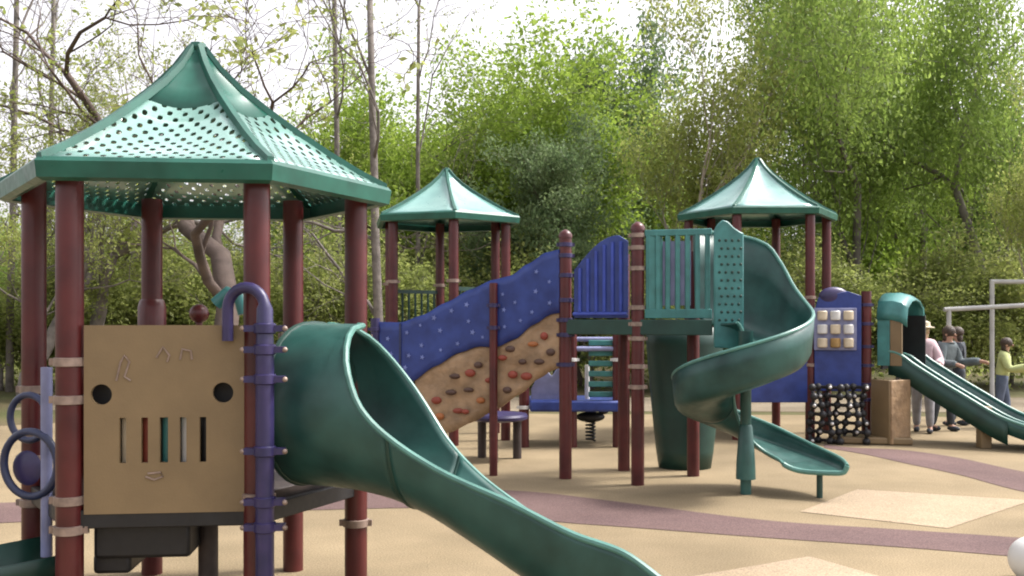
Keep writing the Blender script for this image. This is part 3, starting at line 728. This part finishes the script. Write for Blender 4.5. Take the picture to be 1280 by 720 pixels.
# ================================================================== GROUND
def ground_mat(name, c1, c2, scale, c3=None, rough=.9, bump=.3, bs=140):
    m = mat(name, c1, rough, .1, scale, sec=c2, secw=1, bump=bump, bscale=bs, spec=.2)
    nt = m.node_tree; N = nt.nodes; L = nt.links
    sp = N.new('ShaderNodeTexNoise'); sp.inputs['Scale'].default_value = 90; sp.inputs['Detail'].default_value = 2
    L.new(N['Texture Coordinate'].outputs['Object'], sp.inputs['Vector'])
    mr = N.new('ShaderNodeMapRange'); mr.inputs['From Min'].default_value = .3; mr.inputs['From Max'].default_value = .7; mr.inputs['To Min'].default_value = .66; mr.inputs['To Max'].default_value = 1.3
    L.new(sp.outputs['Fac'], mr.inputs['Value'])
    big = N.new('ShaderNodeTexNoise'); big.inputs['Scale'].default_value = .55; big.inputs['Detail'].default_value = 5
    L.new(N['Texture Coordinate'].outputs['Object'], big.inputs['Vector'])
    mr2 = N.new('ShaderNodeMapRange'); mr2.inputs['From Min'].default_value = .3; mr2.inputs['From Max'].default_value = .7; mr2.inputs['To Min'].default_value = .78; mr2.inputs['To Max'].default_value = 1.14
    L.new(big.outputs['Fac'], mr2.inputs['Value'])
    mu0 = N.new('ShaderNodeMath'); mu0.operation = 'MULTIPLY'; L.new(mr.outputs['Result'], mu0.inputs[0]); L.new(mr2.outputs['Result'], mu0.inputs[1])
    mu = N.new('ShaderNodeVectorMath'); mu.operation = 'SCALE'
    L.new(N['Color Ramp'].outputs['Color'], mu.inputs[0]); L.new(mu0.outputs[0], mu.inputs['Scale'])
    L.new(mu.outputs[0], N['Principled BSDF'].inputs['Base Color'])
ground_mat('earth', (.16, .12, .07), (.12, .13, .05), .5)
ground_mat('rubber_tan', (.29, .226, .136), (.34, .266, .163), 1.2)
ground_mat('rubber_mauve', (.165, .108, .105), (.19, .125, .115), 1.2)
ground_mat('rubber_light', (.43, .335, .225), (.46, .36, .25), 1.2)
ground_mat('concrete', (.27, .22, .155), (.31, .26, .19), 1.0)
def sheet(name, pts, z, m):
    q = MB(); q.add([(p[0], p[1], z) for p in pts], [tuple(range(len(pts)))]); o = q.build(name, m, smooth=0); tag(o, kind='structure'); return o
sheet('ground', [(-400, -40), (400, -40), (400, 600), (-400, 600)], 0 - .004, 'earth')
sheet('rubber_surface', [(-9, -3), (12, -3), (12, 15.2), (6, 16.5), (0, 16.8), (-6, 16), (-9, 14)], 0, 'rubber_tan')
sheet('path', [(-9, 17.5), (16, 16.9), (30, 17), (30, 21), (10, 20.2), (-9, 20.5)], .002, 'concrete')
def band(name, top, bot, z, m):
    def sm(P):
        o = []
        for i in range(len(P) - 1):
            p0, p1, p2, p3 = P[max(0, i - 1)], P[i], P[i + 1], P[min(len(P) - 1, i + 2)]
            for k in range(8):
                t = k / 8; o.append(.5 * ((2 * p1) + (p2 - p0) * t + (2 * p0 - 5 * p1 + 4 * p2 - p3) * t * t + (3 * p1 - p0 - 3 * p2 + p3) * t ** 3))
        return o + [P[-1]]
    a, b = sm([gr(*p) for p in top]), sm([gr(*p) for p in bot])
    q = MB(); q.grid([[Vector((p.x, p.y, z)) for p in a], [Vector((p.x, p.y, z)) for p in b]])
    tag(q.build(name, m, smooth=0), kind='structure')
band('mauve_band', [(-300, 640), (200, 622), (390, 618), (560, 612), (660, 615), (760, 626), (950, 650), (1120, 662), (1280, 673), (1500, 690)],
     [(-300, 668), (200, 645), (390, 638), (560, 636), (690, 652), (780, 659), (950, 672), (1120, 684), (1280, 697), (1500, 716)], .004, 'rubber_mauve')
band('mauve_band', [(1030, 556), (1070, 560), (1130, 563), (1200, 573), (1280, 590), (1500, 630)], [(1030, 560), (1080, 568), (1130, 579), (1200, 594), (1280, 615), (1500, 660)], .004, 'rubber_mauve')
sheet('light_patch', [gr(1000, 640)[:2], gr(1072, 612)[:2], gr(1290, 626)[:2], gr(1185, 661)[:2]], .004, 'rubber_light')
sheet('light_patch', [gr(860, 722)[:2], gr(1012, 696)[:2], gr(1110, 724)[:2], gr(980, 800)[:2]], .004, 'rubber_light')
q = MB(); q.bar((X_(900, 25), 25.5, .06), (X_(1010, 25), 25, .06), .2, .16); tag(q.build('kerb', 'kerb_grey', bevel=.02), kind='structure')

# ================================================================== TREES
def grow(seed, height, r0, depth=5, lean=(0, 0), first=.3, spread=.75, up=.25, nb=(2, 3), ratio=.72, crook=.12, sp=(.85, .6), trunkf=.36, tcrook=None, rr=.72):
    """returns (branch polylines with radii, twig points)"""
    rng = np.random.default_rng(seed); br = []; tips = []
    def go(p, d, L, r_, lv):
        n = 5 if lv < 2 else 3; pts = [p.copy()]; rad = [r_]; q = p.copy(); dd = d.copy()
        for i in range(n):
            dd = dd + rng.normal(0, crook if lv or tcrook is None else tcrook, 3) + np.array([0, 0, up * .12 * (lv > 0)]); dd /= np.linalg.norm(dd)
            q = q + dd * L / n; pts.append(q.copy()); rad.append(r_ * (1 - .42 * (i + 1) / n))
            if lv >= 2 and i >= 1: tips.append((q.copy(), lv))
            if lv < depth and (lv > 0 or (i + 1) / n > first) and i < n - 1 and rng.random() < (sp[0] if lv < 3 else sp[1]):
                side(q, dd, L, rad[-1], lv, .62)
        br.append((pts, rad, lv))
        if lv < depth:
            for _ in range(rng.integers(nb[0], nb[1] + 1)): side(q, dd, L, rad[-1], lv, .9)
        else: tips.append((q.copy(), lv + 1))
    def side(q, dd, L, r_, lv, f):
        ax = rng.normal(0, 1, 3); ax -= dd * ax.dot(dd); ax /= np.linalg.norm(ax) + 1e-9
        a = spread * rng.uniform(.55, 1.15); nd = dd * math.cos(a) + ax * math.sin(a); nd[2] += up * .5; nd /= np.linalg.norm(nd)
        go(q, nd, min(L, 3.6 * height / 10) * ratio * rng.uniform(.75, 1.1) * (1 if f > .8 else .85), r_ * f * rr, lv + 1)
    go(np.zeros(3), np.array([lean[0], lean[1], 1.0]), height * trunkf, r0, 0)
    return br, tips
def wood_mesh(br, name, m, maxlv=9):
    q = MB()
    for pts, rad, lv in br:
        if lv > maxlv: continue
        q.tube([Vector(p) for p in pts], [max(.004, r_) for r_ in rad], (10, 8, 6, 5, 4, 3, 3)[min(lv, 6)], caps=lv < 2)
    me = bpy.data.meshes.new(name); me.from_pydata(q.v, [], q.f); me.materials.append(MAT[m]); me.polygons.foreach_set('use_smooth', [True] * len(me.polygons)); return me
def leaf_mesh(points, per, sc, size, name, m, seed):
    rng = np.random.default_rng(seed); P = np.repeat(np.array(points), per, axis=0); n = len(P)
    P = P + rng.normal(0, 1, (n, 3)) * sc
    a = rng.normal(0, 1, (n, 3)); a /= np.linalg.norm(a, axis=1)[:, None]
    b = np.cross(a, rng.normal(0, 1, (n, 3))); b /= np.linalg.norm(b, axis=1)[:, None] + 1e-9
    s = size * rng.uniform(.6, 1.35, (n, 1)); nrm = np.cross(a, b)
    V = np.empty((n, 4, 3)); V[:, 0] = P - a * s; V[:, 1] = P + b * s * .5 + nrm * s * .15; V[:, 2] = P + a * s; V[:, 3] = P - b * s * .5 + nrm * s * .15
    me = bpy.data.meshes.new(name); me.vertices.add(n * 4); me.vertices.foreach_set('co', V.ravel())
    me.loops.add(n * 4); me.polygons.add(n); me.loops.foreach_set('vertex_index', np.arange(n * 4)); me.polygons.foreach_set('loop_start', np.arange(n) * 4)
    me.materials.append(MAT[m]); me.update(calc_edges=True); me.validate(); return me

KINDS = {}
def kind(key, seed, height, r0, bark, leafm, per, sc, size, keep=1.0, **kw):
    br, tips = grow(seed, height, r0, **kw)
    pts = [p for p, lv in tips if p[2] > height * .12]
    rng = random.Random(seed); pts = [p for p in pts if rng.random() < keep]
    H = max(p[2] for p in pts)
    w = wood_mesh(br, 'trunk', bark); l = leaf_mesh(pts, per, sc, size, 'crown', leafm, seed) if per else None
    KINDS[key] = (w, l, H)
    print('kind', key, 'tips', len(pts), 'H %.1f' % H, 'faces', len(w.polygons), len(l.polygons) if l else 0, 'spread', max(abs(p[0]) for p in pts))
def plant(key, u, Y, top_v, label, cat='tree', group=None, rz=None, name=None, wide=1.0):
    w, l, H = KINDS[key]; h = Z_(top_v, Y); s = h / H
    t = thing(name or 'tree', label, cat, (X_(u, Y), Y, -.05), group); t.scale = (s * wide, s * wide, s); t.rotation_euler.z = random.uniform(0, 6.28) if rz is None else rz
    o = bpy.data.objects.new('trunk', w); COL.objects.link(o); o.parent = t
    if l: 
        o = bpy.data.objects.new('crown', l); COL.objects.link(o); o.parent = t
    return t
kind('bright', 11, 9, .16, 'bark_grey', 'leaf_bright', 10, .24, .065, depth=5, first=.12, spread=.85, up=.2, keep=.75)
kind('bright2', 12, 12.5, .19, 'bark_grey', 'leaf_mid', 11, .34, .062, depth=5, first=.1, spread=.8, up=.3, keep=.7)
kind('dark', 13, 8, .14, 'bark_brown', 'leaf_dark', 10, .20, .07, depth=5, first=.08, spread=.8, up=.2, keep=.8)
kind('pale', 14, 11, .15, 'bark_pale', 'leaf_pale', 6, .24, .065, keep=.8, depth=5, first=.15, spread=.6, up=.45, sp=(.8, .5))
kind('bare', 21, 11, .22, 'bark_grey', 'leaf_pale', 5, .09, .045, keep=.40, depth=6, first=.3, spread=.8, up=.18, crook=.20, nb=(2, 2), sp=(.7, .4), rr=.80)
kind('bare2', 26, 11, .17, 'bark_brown', 'leaf_pale', 6, .07, .05, keep=.10, depth=6, first=.3, spread=.8, up=.10, crook=.2, nb=(2, 2), sp=(.65, .4), rr=.84)
kind('pole', 23, 15, .15, 'bark_grey', 'leaf_pale', 3, .08, .05, keep=.3, depth=4, first=.12, spread=.9, up=.15, crook=.2, nb=(2, 2), sp=(.9, .5), trunkf=.75, tcrook=.02)
kind('young', 31, 5, .05, 'bark_grey', 'leaf_under', 8, .18, .055, depth=4, first=.0, spread=.9, up=.25, keep=.8)

T = [  # kind, u, Y, top row, label, wide
 ('bright', 520, 27, 45, 'rounded bright green tree above the middle play tower roof', 1.0),
 ('bright', 645, 29, 18, 'bright green tree between the middle tower roof and the tall pale tree', 1.1),
 ('dark', 728, 24, 130, 'dark grey green tree right above the arched blue barrier', .8),
 ('pale', 850, 23, -60, 'tall pale yellow green tree with light branches above the spiral slide', .85),
 ('dark', 800, 34, 0, 'dark green tree top behind the tall pale tree', .7),
 ('bright2', 1082, 26, -110, 'tall dense green tree above the right play tower roof', .66),
 ('bright2', 1250, 24, -140, 'tall dense green tree above the white pipe frame', .66),
 ('bright', 1150, 31, -60, 'bright yellow green tree between the two tall dense trees at right', .7),
 ('pale', 1290, 20, 40, 'pale green tree at the right edge of the view', .7),
 ('bare2', 235, 18, -150, 'bare branching tree rising behind the nearest tower roof', 1.2),
 ('bare', 30, 19, -30, 'bare grey tree with sparse pale leaves at the left edge', 1.0),
 ('bare', 118, 24, 20, 'smaller bare grey tree left of the nearest tower roof', 1.0),
 ('bare', -15, 17, -90, 'bare twiggy tree half out of view at the left edge', .9),
 ('bare', 85, 21, -60, 'bare twiggy grey tree just left of the nearest tower roof', .8),
 ('pole', 12, 22, -420, 'thin straight bare trunk at the far left edge', .7),
 ('pole', 60, 25, -420, 'second thin straight bare trunk from the left edge', .6),
 ('pole', 425, 25, -430, 'slim bare trunk left of the straight grey trunk', .6),
 ('pole', 520, 25, -300, 'slim bare trunk in front of the rounded bright green tree', .55),
 ('pole', 474, 20, -330, 'tall bare tree with straight grey trunk right of the nearest tower roof', 1.0),
 ('bright2', 0, 27, 215, 'low green tree beneath the bare tree at the left edge', 1.0),
]
for k, u, Y, v, lab, wd in T: plant(k, u, Y, v, lab, wide=wd, rz=random.uniform(0, 6.28))
rg = random.Random(5)
for i in range(17):
    u = -60 + i * 85 + rg.uniform(-20, 20); Y = rg.uniform(36, 46)
    v = 268 if u < 400 else 130 if u < 770 else 120
    if 900 < u < 1000: v = 235
    v = v + rg.uniform(-15, 25)
    plant(rg.choice(['bright', 'bright', 'bright2', 'dark']), u, Y, v, 'leafy green tree standing deep in the wood behind the playground', group='trees deep in the wood', wide=1.25)
for i in range(30):
    u = -30 + i * 46 + rg.uniform(-18, 18); Y = rg.uniform(21.5, 25)
    plant('young', u, Y, rg.uniform(275, 330), 'young yellow green sapling in the undergrowth at the edge of the wood', group='saplings at the wood edge', wide=1.2, name='sapling')
# undergrowth: uncountable brush
rng = np.random.default_rng(9); pts = []
for i in range(3000):
    Y = rng.uniform(22, 40); x = rng.uniform(-.62, .62) * Y
    hmax = 1.6 + .9 * math.sin(x * .7) * math.sin(Y * .5 + x * .3) + .04 * (Y - 22) * 2
    pts.append((x, Y, abs(rng.normal(0, 1)) * .5 * hmax + .1))
me = leaf_mesh(pts, 12, .28, .075, 'undergrowth', 'leaf_under', 3); o = bpy.data.objects.new('undergrowth', me); COL.objects.link(o); tag(o, 'tangled brush on the woodland floor', 'undergrowth', kind='stuff')

# ================================================================== SKY, SUN, CAMERA
w = bpy.data.worlds.new('World'); S.world = w; w.use_nodes = True; nt = w.node_tree; bg = nt.nodes['Background']
EL, AZ = R(54), R(78)      # sun elevation, azimuth clockwise from +Y
sk = nt.nodes.new('ShaderNodeTexSky'); sk.sky_type = 'NISHITA'; sk.sun_disc = False; sk.sun_elevation = EL; sk.sun_rotation = AZ; sk.air_density = 1.0; sk.dust_density = 4.0; sk.ozone_density = 1.0
hs = nt.nodes.new('ShaderNodeHueSaturation'); hs.inputs['Saturation'].default_value = .12
nt.links.new(sk.outputs[0], hs.inputs['Color'])
wm = nt.nodes.new('ShaderNodeMixRGB'); wm.blend_type = 'MULTIPLY'; wm.inputs[0].default_value = 1; wm.inputs[2].default_value = (1.0, .965, .99, 1)
nt.links.new(hs.outputs[0], wm.inputs[1]); nt.links.new(wm.outputs[0], bg.inputs['Color']); bg.inputs['Strength'].default_value = .15
sd = bpy.data.lights.new('sun', 'SUN'); sd.energy = 2.0; sd.angle = R(10); sd.color = (1, .95, .87)
so = bpy.data.objects.new('sun', sd); COL.objects.link(so)
dirv = Vector((math.sin(AZ) * math.cos(EL), math.cos(AZ) * math.cos(EL), math.sin(EL))); so.rotation_euler = dirv.to_track_quat('Z', 'Y').to_euler(); so.location = (0, 0, 30)
cam = bpy.data.cameras.new('camera'); co = bpy.data.objects.new('camera', cam); COL.objects.link(co); S.camera = co
co.location = (0, 0, HC); co.rotation_euler = (R(90), 0, 0); cam.sensor_width = 36; cam.lens = 36 * F / 1280; cam.shift_y = 40 / 1280; cam.clip_end = 2000; cam.clip_start = .05
S.view_settings.view_transform = 'Standard'; S.view_settings.look = 'None'; S.view_settings.exposure = 1.3; S.view_settings.gamma = 1
S.cycles.pixel_filter_type = 'BLACKMAN_HARRIS'; S.cycles.filter_width = 2.0
S.cycles.transparent_max_bounces = 16; S.cycles.max_bounces = 12; S.cycles.diffuse_bounces = 8; S.cycles.transmission_bounces = 12
